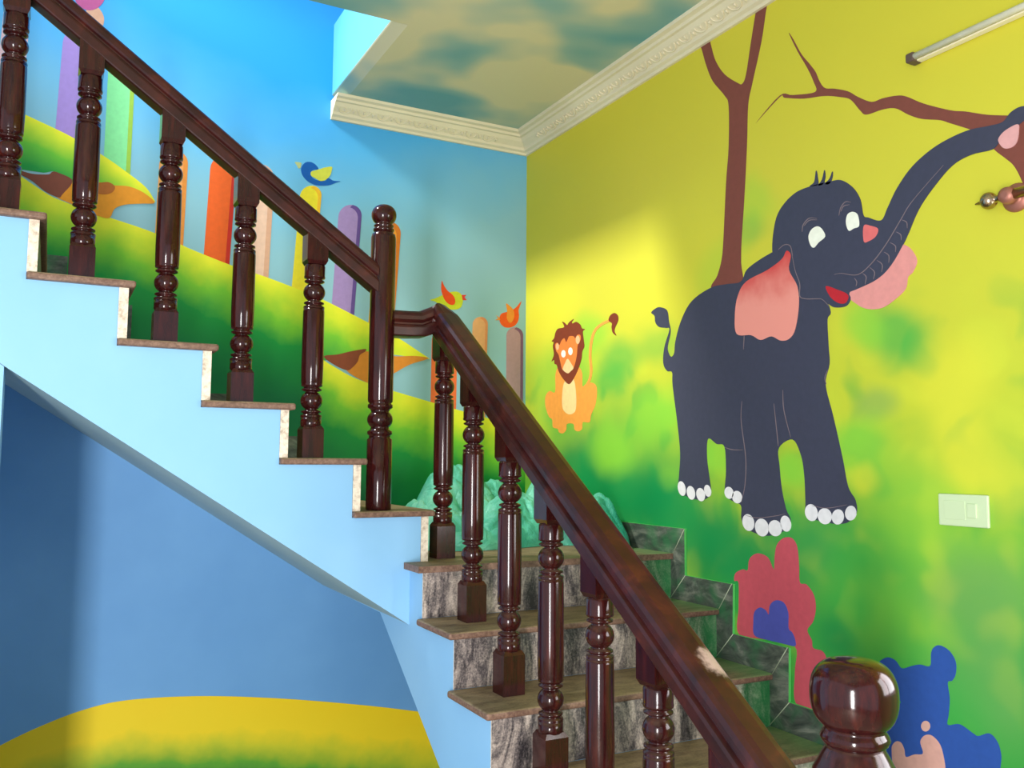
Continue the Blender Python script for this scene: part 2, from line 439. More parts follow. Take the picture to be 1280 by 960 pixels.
# stepped stone skirting on both walls
def skirting(name, along):
    hgt = .095; bm = bmesh.new(); th = .010
    if along == 'y':       # right wall: profile in y-z
        lowp, upp = [(D, 0), (0, 0)], [(D, hgt), (-.085, hgt)]
        for k_ in range(1, 7):
            y = -(k_-1)*T
            lowp += [(y, -k_*R), (y-T, -k_*R)]; upp += [(y-.085, -k_*R+hgt-.003), (y-T-.09, -k_*R+hgt-.003)]
        prism(bm, lowp+upp[::-1], 0, W-th, W)
    else:
        lowp, upp = [(W-th, 0), (X1, 0)], [(W-th, hgt), (X1+.085, hgt)]
        for k_ in range(1, NU+1):
            x = X1-(k_-1)*T2
            lowp += [(x, k_*R2), (x-T2, k_*R2)]; upp += [(x+.085, k_*R2+hgt), (x-T2+.085, k_*R2+hgt)]
        prism(bm, lowp+upp[::-1], 1, D-th, D)
    o = bm_obj(name, bm, None, mats=[M_skirt, M_skedge])
    for p in o.data.polygons:
        n = p.normal
        if (abs(n.x) if along == 'y' else abs(n.y)) < .5: p.material_index = 1
    # mitre joints between the stones: thin pale grout lines
    bm = bmesh.new()
    def joint(a, b):
        tube(bm, [a, b], .0016, 6)
    for k_ in range(0, 6):
        if along == 'y':
            y = -k_*T
            joint((W-th, y, -(k_+1)*R), (W-th, y-.088, -(k_+1)*R+hgt-.003)); joint((W-th, y-N_, -k_*R), (W-th, y-.085, -k_*R+hgt-.002))
        else:
            x = X1-k_*T2
            joint((x, D-th, k_*R2), (x+.085, D-th, k_*R2+hgt))
    bm_obj('grout_line', bm, paint((176, 186, 160)), o)
    return tag(o, kind='structure')
skirting('baseboard_right', 'y'); skirting('baseboard_back', 'x')

# ------------------------------------------------------------------ railings
BS = .0345
def baluster_mesh(bm, cx, cy, zb, zt, top_cut, fh=.104):
    """turned baluster: square foot, ring-ball-ring, long shaft, ring-ball-ring, square head up to zt
    top_cut: (axis, slope) tilt of the head under the rail"""
    def sq(z, h): return [bm.verts.new((cx+h*a, cy+h*b, z)) for a, b in ((-1, -1), (1, -1), (1, 1), (-1, 1))]
    def loft(loops):
        for A, B in zip(loops, loops[1:]):
            for i in range(4): bm.faces.new((A[i], A[(i+1) % 4], B[(i+1) % 4], B[i]))
        bm.faces.new(loops[0]); bm.faces.new(loops[-1])
    loft([sq(zb, BS), sq(zb+fh-.012, BS), sq(zb+fh, BS*.80)])
    zh = zt-HEAD
    lo = [sq(zh-.012, BS*.82), sq(zh, BS), sq(zt, BS)]
    ax, sl = top_cut
    for v in lo[-1]: v.co.z += sl*((v.co.x-cx) if ax == 0 else (v.co.y-cy))
    loft(lo)
    b = zb+fh-.004
    def rings(z):   # neck-ball-neck group starting at z, .105 tall
        pr = []
        for a, h in ((.0335, 0), (.0345, .004), (.0335, .008), (.026, .011), (.026, .014), (.0325, .017), (.0325, .021), (.024, .025)): pr.append((a, z+h))
        for t in np.linspace(-1.05, 1.05, 13): pr.append((.0355*math.cos(t), z+.055+.033*math.sin(t)/math.sin(1.05)*.86))
        for a, h in ((.024, .085), (.0325, .089), (.0325, .093), (.026, .096), (.026, .099), (.0335, .102), (.0345, .106), (.0335, .110)): pr.append((a, z+h))
        return pr
    p = [(.030, b), (.0335, b+.004), (.0335, b+.030)] + rings(b+.030) + [(.0345, b+.142), (.0355, b+.20)]
    p += [(.0345, zh-.012-.155), (.0335, zh-.012-.146)] + rings(zh-.012-.146) + [(.0335, zh-.012-.034), (.0335, zh-.012-.004), (.030, zh-.011)]
    lathe(bm, p, cx, cy, 32)
    for v in bm.verts: v.co.z += .0006

def rail_profile(w, h):
    half = [(.30, 0), (.44, .02), (.47, .06), (.485, .34), (.45, .42), (.36, .47), (.36, .53), (.44, .58), (.50, .64), (.50, .78), (.46, .90), (.36, .97), (.2, 1.0)]
    P = [(x*w, y*h) for x, y in half]
    return P + [(-x, y) for x, y in P[::-1]]
def sweep(bm, path, w, h):
    """handrail profile along a path of top-centre points; mitred bends, upright end cuts"""
    P = [Vector(p) for p in path]; rings = []; prof = rail_profile(w, h)
    for i, p in enumerate(P):
        a = (P[i]-P[i-1]).normalized() if i else None; b = (P[i+1]-P[i]).normalized() if i < len(P)-1 else None
        t = ((a or b)+(b or a)).normalized()
        ha = Vector((t.x, t.y, 0)).normalized(); side = Vector((ha.y, -ha.x, 0))
        def hs(v): return Vector((v.x, v.y, 0)).normalized()
        c = 1
        if a and b:
            c = max(.6, math.sqrt((1+hs(a).dot(hs(b)))/2)); upv = side.cross(t).normalized()
        else:
            upv = Vector((0, 0, 1/max(.3, math.hypot(t.x, t.y))))
        rings.append([bm.verts.new(p+side*(x/c)+upv*(y-h)) for x, y in prof])
    n = len(prof)
    for A, B in zip(rings, rings[1:]):
        for i in range(n): bm.faces.new((A[i], A[(i+1) % n], B[(i+1) % n], B[i]))
    bm.faces.new(rings[0]); bm.faces.new(rings[-1])
RH = .082

# upper flight
UY = .168
ur = empty('stair_railing', (-.096, UY, R2), 'dark polished railing beside the upper flight, with ball topped round newel', 'railing')
def up_top(x): return 1.0035+.715*(-.125-x)
bm = bmesh.new(); sweep(bm, [(x, UY, up_top(x)) for x in (-2.0, -.122)], .076, RH)
def child(o, root):
    o.parent = root; o.matrix_parent_inverse = Matrix.Translation(root.location).inverted(); return o
child(bm_obj('handrail', bm, M_rail), ur)
HEAD = .105
under = RH/math.cos(math.atan(.715))
for k_, x in {2: -.331, 3: -.558, 4: -.787, 5: -1.021, 6: -1.221, 7: -1.46, 8: -1.70}.items():
    bm = bmesh.new(); HEAD = .075
    baluster_mesh(bm, x, UY, k_*R2, up_top(x)-under+.012, (0, -.715))
    child(bm_obj('baluster', bm, M_wood), ur)
bm = bmesh.new(); nx, ny = -.096, UY; b = R2
NP = [(.041, b), (.0425, b+.004), (.0425, b+.235), (.036, b+.24), (.036, b+.248), (.042, b+.253), (.042, b+.262), (.033, b+.268)]
NP += [(.043*math.cos(t), b+.302+.036*math.sin(t)) for t in np.linspace(-.8, .8, 11)]
NP += [(.033, b+.336), (.042, b+.342), (.042, b+.352), (.036, b+.356), (.0415, b+.362), (.0425, b+.37), (.0425, b+.925), (.040, b+.937), (.031, b+.944), (.030, b+.948)]
lathe(bm, NP, nx, ny, 40)
post = child(bm_obj('newel_post', bm, M_wood), ur)
bm = bmesh.new()
BP = [(.030, b+.944), (.036, b+.950), (.036, b+.956), (.028, b+.960), (.034, b+.965), (.034, b+.969), (.028, b+.972)]
BP += [(max(.001, .043*math.cos(t)**.8), b+1.005+.037*math.sin(t)) for t in np.linspace(-.9, math.pi/2, 18)]
lathe(bm, BP, nx, ny, 40)
o = bm_obj('ball_finial', bm, M_wood); o.parent = post

# lower flight
LX = .125
lr = empty('stair_railing', (LX, -.6, 0), 'dark polished railing descending the lower flight, with large ball newel at its foot', 'railing')
RX, RH2 = .131, .092
def lo_top(y): return .897+.688*(y-.19)
bm = bmesh.new()
sweep(bm, [(-.062, .19, .852), (.0, .19, .853), (.040, .19, .855), (.085, .190, .874), (RX, .182, .890), (RX, .12, lo_top(.12)), (RX, -1.60, lo_top(-1.60))], .088, RH2)
child(bm_obj('handrail', bm, M_rail), lr)
under2 = RH2/math.cos(math.atan(.688))
HEAD = .10
bm = bmesh.new(); baluster_mesh(bm, .150, .195, 0, .800, (1, 0), .122); child(bm_obj('baluster', bm, M_wood_d), lr)
for k_, y in {1: -.105, 2: -.360, 3: -.600, 4: -.836, 5: -1.067, 6: -1.307}.items():
    bm = bmesh.new(); HEAD = .072
    baluster_mesh(bm, LX, y, -k_*R, lo_top(y)-under2+.012, (1, .678), .124)
    child(bm_obj('baluster', bm, M_wood_d), lr)
bm = bmesh.new(); b = FLOOR; nx, ny = LX, -1.602
NP = [(.064, b+.20), (.066, b+.22), (.066, b+.34), (.054, b+.35), (.066, b+.36), (.066, b+.375), (.05, b+.385)]
NP += [(.072*math.cos(t), b+.44+.06*math.sin(t)) for t in np.linspace(-.8, .8, 11)]
NP += [(.05, b+.495), (.066, b+.505), (.066, b+.52), (.054, b+.53), (.066, b+.54), (.066, b+.90), (.060, b+.915), (.0685, b+.93), (.0685, b+.955), (.064, b+.962), (.0685, b+.968), (.0685, b+.985),
       (.064, b+.993), (.060, b+1.0), (.054, b+1.012), (.048, b+1.022), (.046, b+1.028)]
lathe(bm, NP, nx, ny, 48)
r = .07
add_box(bm, (nx-r, ny-r, b), (nx+r, ny+r, b+.205), .006)
post = child(bm_obj('newel_post', bm, M_wood_d), lr)
bm = bmesh.new()
BP = [(.044, b+1.024), (.052, b+1.032), (.056, b+1.040), (.053, b+1.047), (.050, b+1.052)]
for t in np.linspace(-1.0, math.pi/2, 26):
    c_, s_ = math.cos(t), math.sin(t)
    BP.append((max(.001, .0705*abs(c_)**.62), b+1.108+.060*(abs(s_)**.85)*(1 if s_ > 0 else -1)))
lathe(bm, BP, nx, ny, 48)
o = bm_obj('ball_finial', bm, M_wood); o.parent = post

# ------------------------------------------------------------------ cloth bundle on the landing
def make_cloth_mat():
    k = NT('green_cloth'); c = k.coord(); n = k.noise(c, 5, 4)
    f = k.noise(c, 16, 5, .6, 1.2); k.bump(f.outputs[0], .8, .02)
    return k.fin(k.ramp(n.outputs[0], [(.3, (50, 156, 130)), (.5, (84, 182, 156)), (.7, (136, 208, 184))]), .42, .4)
hump = [(.46, .84, .29, .17, .13), (.30, .66, .16, .14, .15), (.64, .62, .22, .12, .11), (.80, .64, .245, .11, .13), (.52, .48, .13, .18, .09), (.905, .33, .235, .10, .13), (.78, .47, .12, .11, .08), (.63, .92, .25, .2, .11)]
foot = crom([(.10, .60), (.20, .42), (.34, .345), (.52, .365), (.72, .41), (.83, .33), (.86, .20), (.93, .185), (.975, .26), (.978, .50), (.975, .80), (.90, 1.06), (.60, 1.10), (.30, 1.05), (.13, .86)], True, 14)
cc = Vector((.57, .68, 0)); NV = 70; verts = []; faces = []
nf = len(foot)
for j in range(NV+1):
    v = j/NV
    for i in range(nf):
        q = cc.xy.lerp(Vector(foot[i]), v)
        h = 0
        for hx, hy, hh, sx, sy in hump:
            h = (h**4+(hh*math.exp(-((q.x-hx)/sx)**2*.6-((q.y-hy)/sy)**2*.6))**4)**.25
        edge = (1-v**6)**.5 if v < 1 else 0
        wp = noise.noise_vector(Vector((q.x*4, q.y*4, 7.7)))*.06
        qx, qy = q.x+wp.x, q.y+wp.y
        d1 = noise.voronoi(Vector((qx*6.5, qy*5.0, .3)))[0]; d2 = noise.voronoi(Vector((qx*15, qy*13, 2.3)))[0]
        f1 = (1-min(1, (d1[1]-d1[0])*1.6))**2*.050+abs(noise.noise(Vector((qx*5, qy*5, 1.3))))*.05
        f2 = (1-min(1, (d2[1]-d2[0])*1.6))**2*.014+abs(noise.noise(Vector((qx*24, qy*20, 4.1))))*.016
        verts.append((q.x, q.y, max(.0015, (h+.06-f1*(1.2-v*.4)-f2)*edge)))
for j in range(NV):
    for i in range(nf):
        a = j*nf+i; bq = j*nf+(i+1) % nf
        faces.append((a, bq, bq+nf, a+nf))
cl = mesh_obj('cloth_bundle', verts, faces, make_cloth_mat(), smooth=True)
tag(cl, 'crumpled pale green cloth bundle lying on the stair landing', 'cloth')

# ------------------------------------------------------------------ wall fittings
sw_o = on_right(1206, 638)
sw = empty('light_switch', (W, sw_o[1], sw_o[2]), 'pale rectangular switch plate on the green wall', 'switch')
def loc_box(name, root, a, b, mat, bev): 
    o = box(name, a, b, mat, None, bev); o.parent = root; return o
loc_box('plate', sw, (-.009, -.070, -.041), (0, .070, .041), M_plast, .004)
loc_box('rocker', sw, (-.013, -.040, -.018), (-.008, -.014, .018), M_plast, .002)
loc_box('blank_panel', sw, (-.0105, -.008, -.024), (-.008, .052, .024), M_plast, .001)

tl = empty('tube_light', (W, -1.7, 1.45), 'slim pale tube light fitting high on the yellow wall', 'lamp')
loc_box('housing', tl, (-.026, -.6, -.013), (-.002, .585, .010), M_hous, .004)
bm = bmesh.new(); tube(bm, [(-.031, -.58, -.002), (-.031, .578, -.002)], .0095, 16); o = bm_obj('tube', bm, paint((238, 230, 206), .3), tl, smooth=True)
loc_box('end_cap', tl, (-.041, .576, -.015), (-.002, .602, .011), M_cap, .005)
loc_box('end_cap', tl, (-.041, -.62, -.015), (-.002, -.594, .011), M_cap, .005)

br = on_right(1272, 258); fy = on_right(1236, 251, W-.036)
cr = empty('curtain_rod', (W, br[1], fy[2]), 'brass curtain rod end with pointed ball finial on the yellow wall', 'curtain rod')
FY = fy[1]-br[1]
bm = bmesh.new(); tube(bm, [(-.036, -.35, 0), (-.036, FY-.040, 0)], .013, 16); bm_obj('rod', bm, M_brass, cr)
bm = bmesh.new()
pr = [(.0105, -.055), (.016, -.05), (.016, -.044), (.0085, -.040), (.0085, -.021)] + [(.0215*math.cos(t), .0205*math.sin(t)) for t in np.linspace(-1.15, 1.1, 14)] + [(.006, .021), (.002, .036)]
lathe(bm, pr, 0, 0, 28)
bmesh.ops.rotate(bm, cent=(0, 0, 0), matrix=Matrix.Rotation(-math.pi/2, 3, 'X'), verts=bm.verts)
bmesh.ops.translate(bm, vec=(-.036, FY, 0), verts=bm.verts)
bm_obj('finial', bm, M_brass, cr)
bm = bmesh.new()
lathe(bm, [(.036, 0), (.036, .004), (.032, .009), (.022, .013), (.015, .016), (.015, .020), (.020, .024), (.0215, .036), (.019, .048), (.008, .053)], 0, 0, 28)
bmesh.ops.rotate(bm, cent=(0, 0, 0), matrix=Matrix.Rotation(-math.pi/2, 3, 'Y'), verts=bm.verts)
bm_obj('bracket', bm, M_copper, cr, mats=None)

# ------------------------------------------------------------------ mural figures (thin coats of paint on the two walls)
COAT = .0006
class Mural:
    """a painted figure; points are traced in photo pixels and laid on the wall plane in metres"""
    def __init__(s, wall, name, at, label, cat='mural', group=None, root=True):
        s.w = wall; q = s.q(*at)
        s.o = Vector((W, q[0], q[1])) if wall == 'R' else Vector((q[0], D, q[1]))
        s.root = empty(name, s.o, label, cat, group or {'painted_board': 'painted boards on the blue wall', 'painted_bird': 'painted birds on the blue wall', 'painted_bank': 'painted banks between the hills'}.get(name)) if root else None
    def q(s, px, py):
        p = on_right(px, py) if s.w == 'R' else on_back(px, py)
        return (p[1], p[2]) if s.w == 'R' else (p[0], p[2])
    def poly(s, name, pts, col, layer=1, smooth=True, parent=None, sc=None, label=None, metre=False):
        if sc: pts = [(sc[0]+x/sc[2], sc[1]+y/sc[2]) for x, y in pts]
        P = crom(pts, True, 5) if smooth else np.array(pts, float)
        Q = [s.q(*p) for p in P]
        oy = s.o.y if s.w == 'R' else s.o.x
        Q = [(a-oy, b-s.o.z) for a, b in Q]
        bm = bmesh.new()
        if s.w == 'R': prism(bm, Q, 0, -COAT*layer, -.0003)
        else: prism(bm, Q, 1, -COAT*layer, -.0003)
        o = bm_obj(name, bm, col if not isinstance(col, tuple) else paint(col), parent or s.root)
        if label: o['label'] = label
        return o
    def ell(s, name, cx, cy, rx, ry, col, layer=1, parent=None, sc=None, rot=0, label=None):
        pts = []
        for i in range(28):
            t = 2*math.pi*i/28; x, y = rx*math.cos(t), ry*math.sin(t)
            pts.append((cx+x*math.cos(rot)-y*math.sin(rot), cy+x*math.sin(rot)+y*math.cos(rot)))
        return s.poly(name, pts, col, layer, False, parent, sc, label)
    def stroke(s, name, pts, wd, col, layer=1, parent=None, sc=None):
        P = crom(pts, False, 6); n = len(P); L, Rr = [], []
        for i in range(n):
            t = P[min(i+1, n-1)]-P[max(i-1, 0)]; t /= max(1e-6, np.hypot(*t)); nn = np.array([-t[1], t[0]])
            ww = wd(i/(n-1)) if callable(wd) else wd*(.35+.65*math.sin(math.pi*min(1, max(0, i/(n-1)))))
            L.append(P[i]+nn*ww/2); Rr.append(P[i]-nn*ww/2)
        return s.poly(name, L+Rr[::-1], col, layer, False, parent, sc)

ELE, BRN = (64, 66, 86), (126, 70, 60)
# trees
m = Mural('R', 'painted_tree', (905, 355), 'brown forked tree trunk painted behind the elephant, rising to the ceiling cornice')
Z2 = (860, 0, 3.0476); Z8 = (800, 180, 3.3684); Z1 = (820, 420, 3.5556)
tp = [(24, 100), (50, 180), (70, 250), (95, 310), (140, 365), (155, 405), (155, 560), (145, 700), (135, 914), (128, 990), (112, 1050), (92, 1100), (205, 1100), (203, 1000), (205, 914), (215, 760), (225, 560), (230, 400), (245, 320), (280, 160), (298, 40), (312, -40), (276, -40), (262, 25), (240, 160), (222, 280), (208, 318), (190, 316), (140, 283), (105, 230), (85, 160), (66, 100)]
m.poly('trunk', tp, BRN, 1, True, sc=Z2)
m = Mural('R', 'painted_branch', (1050, 120), 'brown wavy branch painted above the elephant, its twigs reaching left')
m.poly('branch', [(258, 470), (350, 364), (400, 362), (485, 350), (478, 310), (455, 260), (420, 200), (395, 150), (384, 124), (402, 150), (432, 205), (465, 245), (487, 275), (502, 310), (522, 335), (560, 338), (610, 348), (650, 370), (700, 388), (740, 375), (790, 365), (830, 367), (900, 395), (1000, 420), (1060, 425), (1140, 437), (1220, 440), (1300, 442), (1380, 420), (1380, 900), (1300, 800), (1290, 740), (1268, 680), (1240, 630), (1205, 600), (1165, 568), (1120, 510), (1080, 495), (1000, 470), (960, 458), (890, 453), (840, 437), (790, 413), (740, 418), (680, 437), (655, 420), (620, 380), (580, 370), (520, 366), (440, 376), (370, 373), (350, 370)], BRN, 1, True, sc=Z2)

# elephant
m = Mural('R', 'painted_elephant', (960, 660), 'large dark grey cartoon elephant with pink ears painted on the yellow green wall')
body = [(814.3, 390.8), (819, 386), (825, 384), (834, 388), (836.5, 402), (838.6, 414.6), (835, 432), (835.6, 440), (839.2, 446), (843, 441), (844.5, 426.4), (852, 399.7), (865.3, 376), (889, 359.6), (908.4, 355.2), (926, 352.2), (933.6, 337.4), (948.5, 325.5), (966.3, 315), (985, 306), (1010, 330), (1037.5, 384.9), (1034.6, 399.7), (1036, 432), (1037.2, 455), (1032.3, 480.5), (1042, 521), (1053.4, 572), (1060.5, 608.4), (1069.7, 625.3), (1070.9, 642), (1060, 653), (1046, 655), (1033.8, 653), (1014, 648), (1007, 639.4), (1007, 628), (1005.6, 594.4), (1001.4, 569), (991, 549.5), (973.8, 559.8), (974.7, 583), (977.5, 611), (983, 636.6), (988.8, 650), (984, 661), (969, 668.5), (952, 669), (932.5, 660), (926.9, 648), (926.5, 632), (917, 627), (906.6, 617), (907.7, 588.8), (905.8, 558.4), (896, 555), (885.3, 548.5), (884, 572), (887.5, 600), (889, 614), (885, 622), (876, 625), (859.4, 621), (848.5, 611), (849, 594), (850.4, 566), (846.7, 527), (841, 482), (840.3, 465.5), (834, 463.6), (829.3, 453.8), (830.7, 434), (837, 412), (832.7, 410), (823.8, 408.6), (819.3, 402.7), (818.4, 395)]
eb = m.poly('body', body, ELE, 2)
m.poly('ear', [(1120, 300), (1128, 304.7), (1138.5, 310.6), (1146.8, 325.5), (1141.4, 340.3), (1135.5, 346.3), (1132.5, 361), (1119, 374.5), (1102.9, 384.9), (1085, 386.3), (1071.7, 380.4), (1062, 368), (1080, 340)], (226, 150, 146), 3, label='far pink ear')
head = [(966.3, 318), (967.8, 286.9), (975, 263), (993, 242.4), (1013.8, 232.9), (1037.5, 227), (1052.4, 225.4), (1067, 235), (1076, 249.8), (1079.7, 269), (1086, 272), (1102, 275.5), (1110, 260), (1122, 235), (1142, 207), (1171.7, 182), (1207.8, 164), (1237, 157.5), (1253.8, 152.6), (1263.6, 141), (1275, 133.9), (1287, 133), (1290, 140), (1284, 148), (1274, 156), (1264, 166), (1250.5, 177), (1240.6, 187), (1214.4, 193.6), (1191.4, 206.7), (1168.4, 233), (1148.7, 262.5), (1132.4, 300), (1114.7, 331.4), (1096.9, 349.2), (1073, 361), (1062, 366), (1064, 373), (1058.3, 382.5), (1043.5, 384.3), (1033, 378), (1021, 374), (1005, 373), (988, 360), (975, 340)]
hd = m.poly('head', head, ELE, 4, label='head with raised trunk')
k = NT('pink_ear_paint'); c = k.coord(); s_ = k.n('ShaderNodeSeparateXYZ'); k.l(c, s_.inputs[0])
ztip = on_right(985, 315)[2]-m.o.z; zlow = on_right(960, 425)[2]-m.o.z
nn = k.noise(c, 14, 3)
tt = k.math('ADD', s_.outputs[2], k.math('MULTIPLY', k.math('SUBTRACT', nn.outputs[0], .5), .14))
M_ear = k.fin(k.mix(k.smooth(tt, zlow+.35*(ztip-zlow), ztip+.02), (236, 150, 138), (204, 52, 54)), .55, .3)
m.poly('ear', [(984, 313.6), (989.4, 319.5), (987, 337.4), (997.4, 358), (999, 382), (994.5, 411.6), (987, 423.5), (976.7, 425.8), (964.8, 420.5), (951.4, 425), (939.5, 419), (921.7, 417.5), (919.4, 393.8), (923, 370), (933.6, 352), (960.3, 337.4), (978, 324)], M_ear, 5, label='near pink ear')
m.poly('eye', [(712, 390), (725, 360), (750, 347), (770, 360), (782, 390), (755, 415), (735, 437), (720, 425)], (244, 246, 230), 5, parent=hd, sc=Z8)
m.poly('eye', [(870, 320), (878, 295), (900, 286), (920, 300), (925, 345), (903, 356), (883, 366), (872, 345)], (244, 246, 230), 5, parent=hd, sc=Z8)
m.poly('nostril', [(945, 345), (975, 345), (1005, 358), (995, 390), (965, 410), (945, 410)], (226, 112, 112), 5, parent=hd, sc=Z8)
m.poly('mouth', [(1033, 358), (1046.4, 361.7), (1060.7, 368.5), (1058.3, 378.3), (1049.4, 379), (1039, 371.5)], (190, 40, 52), 5, parent=hd)
m.poly('trunk_tip', [(1185, 540), (1190, 520), (1215, 495), (1258, 474), (1262, 500), (1255, 540), (1235, 562), (1205, 565)], (222, 164, 164), 5, parent=hd, sc=Z2)
for a in ([(716, 178), (735, 160), (743, 112), (750, 140), (750, 172)], [(752, 174), (768, 150), (778, 110), (782, 140), (772, 170)], [(782, 168), (800, 145), (812, 116), (812, 140), (800, 168)]):
    m.poly('hair_tuft', a, ELE, 4, parent=hd, sc=Z8)
LINE = (128, 112, 118)
for a in ([(685, 370), (690, 340), (715, 313), (748, 314)], [(693, 345), (715, 322), (748, 320)], [(840, 302), (848, 268), (868, 244), (890, 246)], [(848, 285), (860, 262), (885, 256)],
          [(640, 450), (655, 530), (675, 590), (675, 640), (700, 652), (745, 652), (770, 655), (800, 685)], [(585, 445), (610, 425), (635, 430), (645, 470)], [(820, 550), (850, 545), (920, 550), (980, 500), (1040, 420), (1100, 320), (1150, 240), (1280, 90)],
          [(905, 565), (915, 580), (912, 600)], [(940, 545), (955, 560), (950, 590)], [(970, 520), (990, 540), (985, 570)], [(1000, 490), (1022, 508), (1020, 540)], [(1030, 455), (1050, 470), (1050, 500)], [(1055, 415), (1078, 430), (1078, 455)], [(1080, 370), (1100, 382), (1102, 405)], [(1105, 320), (1125, 330), (1128, 355)]):
    m.stroke('outline', a, 3.5, LINE, 5, parent=hd, sc=Z8)
for a in ([(383, 290), (380, 380), (400, 540), (397, 660), (380, 740)], [(565, 240), (570, 330), (600, 450)], [(525, 300), (540, 440), (545, 490)], [(305, 494), (340, 505), (388, 506)], [(395, 795), (450, 808), (530, 800), (575, 790)], [(765, 150), (752, 185), (758, 215)], [(690, 752), (760, 765), (850, 750)], [(390, 60), (395, -30)]):
    m.stroke('outline', a, 3.2, LINE, 3, parent=eb, sc=Z1)
for x, y, a, b_ in ((116, 678, 17, 33), (157, 697, 18, 31), (200, 705, 19, 30), (231, 688, 15, 27), (326, 697, 20, 27), (362, 716, 22, 28), (412, 829, 26, 38), (472, 851, 30, 40), (531, 854, 30, 36), (578, 834, 23, 36), (692, 785, 28, 38), (752, 801, 31, 36), (810, 804, 27, 34), (867, 787, 25, 33)):
    m.ell('toenail', x, y, a, b_, (232, 230, 234), 3, parent=eb, sc=Z1, rot=-.2 if x < 800 else .1)

# lion
Z6 = (660, 360, 4.8)
m = Mural('R', 'painted_lion', (710, 540), 'small orange cartoon lion sitting, painted near the corner of the yellow wall')
lb = m.poly('body', [(165, 520), (165, 600), (158, 628), (130, 618), (105, 650), (105, 710), (125, 770), (145, 790), (150, 835), (178, 845), (187, 866), (210, 872), (230, 850), (235, 816), (272, 816), (280, 850), (303, 860), (325, 845), (330, 806), (370, 805), (380, 760), (405, 700), (415, 620), (405, 580), (375, 567), (345, 578), (327, 588), (325, 510), (300, 470), (240, 460), (185, 470)], (250, 160, 70), 1, sc=Z6)
m.poly('belly', [(222, 560), (210, 600), (205, 680), (212, 730), (245, 758), (280, 745), (290, 700), (288, 620), (275, 550), (245, 545)], (252, 216, 152), 1.5, parent=lb, sc=Z6)
tl_ = m.stroke('tail', [(352, 585), (372, 545), (380, 490), (374, 410), (380, 330), (400, 260), (440, 220), (490, 195)], lambda t: 15, (246, 160, 72), 2, sc=Z6)
m.poly('tail_tuft', [(485, 195), (495, 165), (520, 150), (540, 165), (542, 195), (525, 235), (520, 260), (531, 285), (510, 268), (503, 235), (505, 212)], (124, 54, 34), 3, parent=tl_, sc=Z6)
mn = m.poly('mane', [(143, 320), (158, 300), (165, 270), (180, 245), (212, 238), (218, 228), (206, 202), (222, 210), (236, 222), (248, 205), (275, 186), (264, 205), (270, 212), (290, 203), (315, 220), (325, 242), (343, 247), (330, 262), (335, 310), (339, 350), (327, 380), (322, 425), (305, 480), (280, 535), (248, 577), (212, 545), (185, 500), (173, 462), (160, 455), (157, 432), (142, 440), (156, 400), (150, 350), (155, 325)], (128, 56, 34), 2, sc=Z6)
fc = m.poly('face', [(165, 340), (178, 328), (190, 343), (203, 315), (220, 302), (230, 325), (240, 308), (250, 290), (275, 290), (285, 302), (298, 282), (315, 283), (317, 310), (300, 345), (295, 400), (285, 450), (270, 485), (240, 470), (210, 492), (195, 440), (185, 400), (170, 375)], (238, 132, 62), 3, sc=Z6)
m.poly('muzzle', [(240, 425), (262, 455), (275, 480), (258, 500), (240, 512), (215, 495), (212, 480), (225, 450)], (250, 206, 152), 4, parent=fc, sc=Z6)
m.ell('eye', 215, 395, 13, 22, (255, 250, 236), 4, fc, Z6); m.ell('eye', 257, 380, 13, 23, (255, 250, 236), 4, fc, Z6)
m.ell('ear', 179, 352, 9, 20, (250, 186, 142), 4, fc, Z6); m.ell('ear', 301, 311, 12, 25, (250, 186, 142), 4, fc, Z6)

# flower clump and bear by the foot of the stairs
Z3 = (880, 640, 3.0)
m = Mural('R', 'painted_bush', (960, 790), 'rose pink rounded bush painted just above the stone skirting')
m.poly('leaf_clump', [(130, 266), (114, 258), (118, 230), (145, 215), (164, 218), (168, 185), (180, 165), (205, 155), (240, 170), (258, 208), (263, 212), (266, 160), (275, 120), (300, 97), (330, 98), (350, 130), (357, 200), (360, 264), (385, 272), (412, 310), (420, 360), (410, 410), (388, 443), (405, 480), (410, 510), (445, 522), (462, 556), (480, 640), (470, 745), (440, 745), (346, 719), (341, 600), (341, 504), (230, 478), (131, 458), (130, 360)], (196, 82, 96), 1, sc=Z3)
m = Mural('R', 'painted_flower', (970, 805), 'blue violet three lobed flower painted on the pink bush')
m.poly('petals', [(190, 462), (186, 410), (190, 375), (210, 358), (232, 368), (243, 384), (248, 350), (270, 331), (300, 340), (317, 378), (318, 435), (332, 452), (343, 480), (342, 503), (300, 494), (240, 480)], (78, 84, 172), 2, sc=Z3)
m = Mural('R', 'painted_bear', (1180, 1000), 'blue bear silhouette with pale paws painted beside the bottom newel ball')
bb = m.poly('body', [(655, 590), (660, 560), (690, 545), (720, 558), (742, 586), (780, 577), (810, 572), (848, 577), (852, 530), (862, 508), (885, 500), (920, 520), (944, 560), (945, 605), (932, 632), (915, 640), (922, 700), (918, 760), (915, 798), (960, 796), (1010, 830), (1030, 840), (1070, 830), (1100, 860), (1115, 910), (1112, 960), (1100, 1060), (900, 1090), (700, 1060), (640, 960), (640, 860), (650, 800), (690, 740), (705, 718), (738, 716), (722, 685), (718, 655), (680, 630)], (46, 84, 164), 1, sc=Z3)
m.poly('paw', [(705, 900), (707, 875), (722, 860), (740, 865), (752, 890), (758, 918), (790, 909), (822, 905), (812, 862), (828, 838), (855, 838), (885, 870), (900, 920), (906, 980), (890, 1050), (730, 1050), (710, 960)], (214, 164, 152), 2, parent=bb, sc=Z3)
m.ell('spot', 832, 803, 17, 20, (222, 176, 162), 2, bb, Z3)

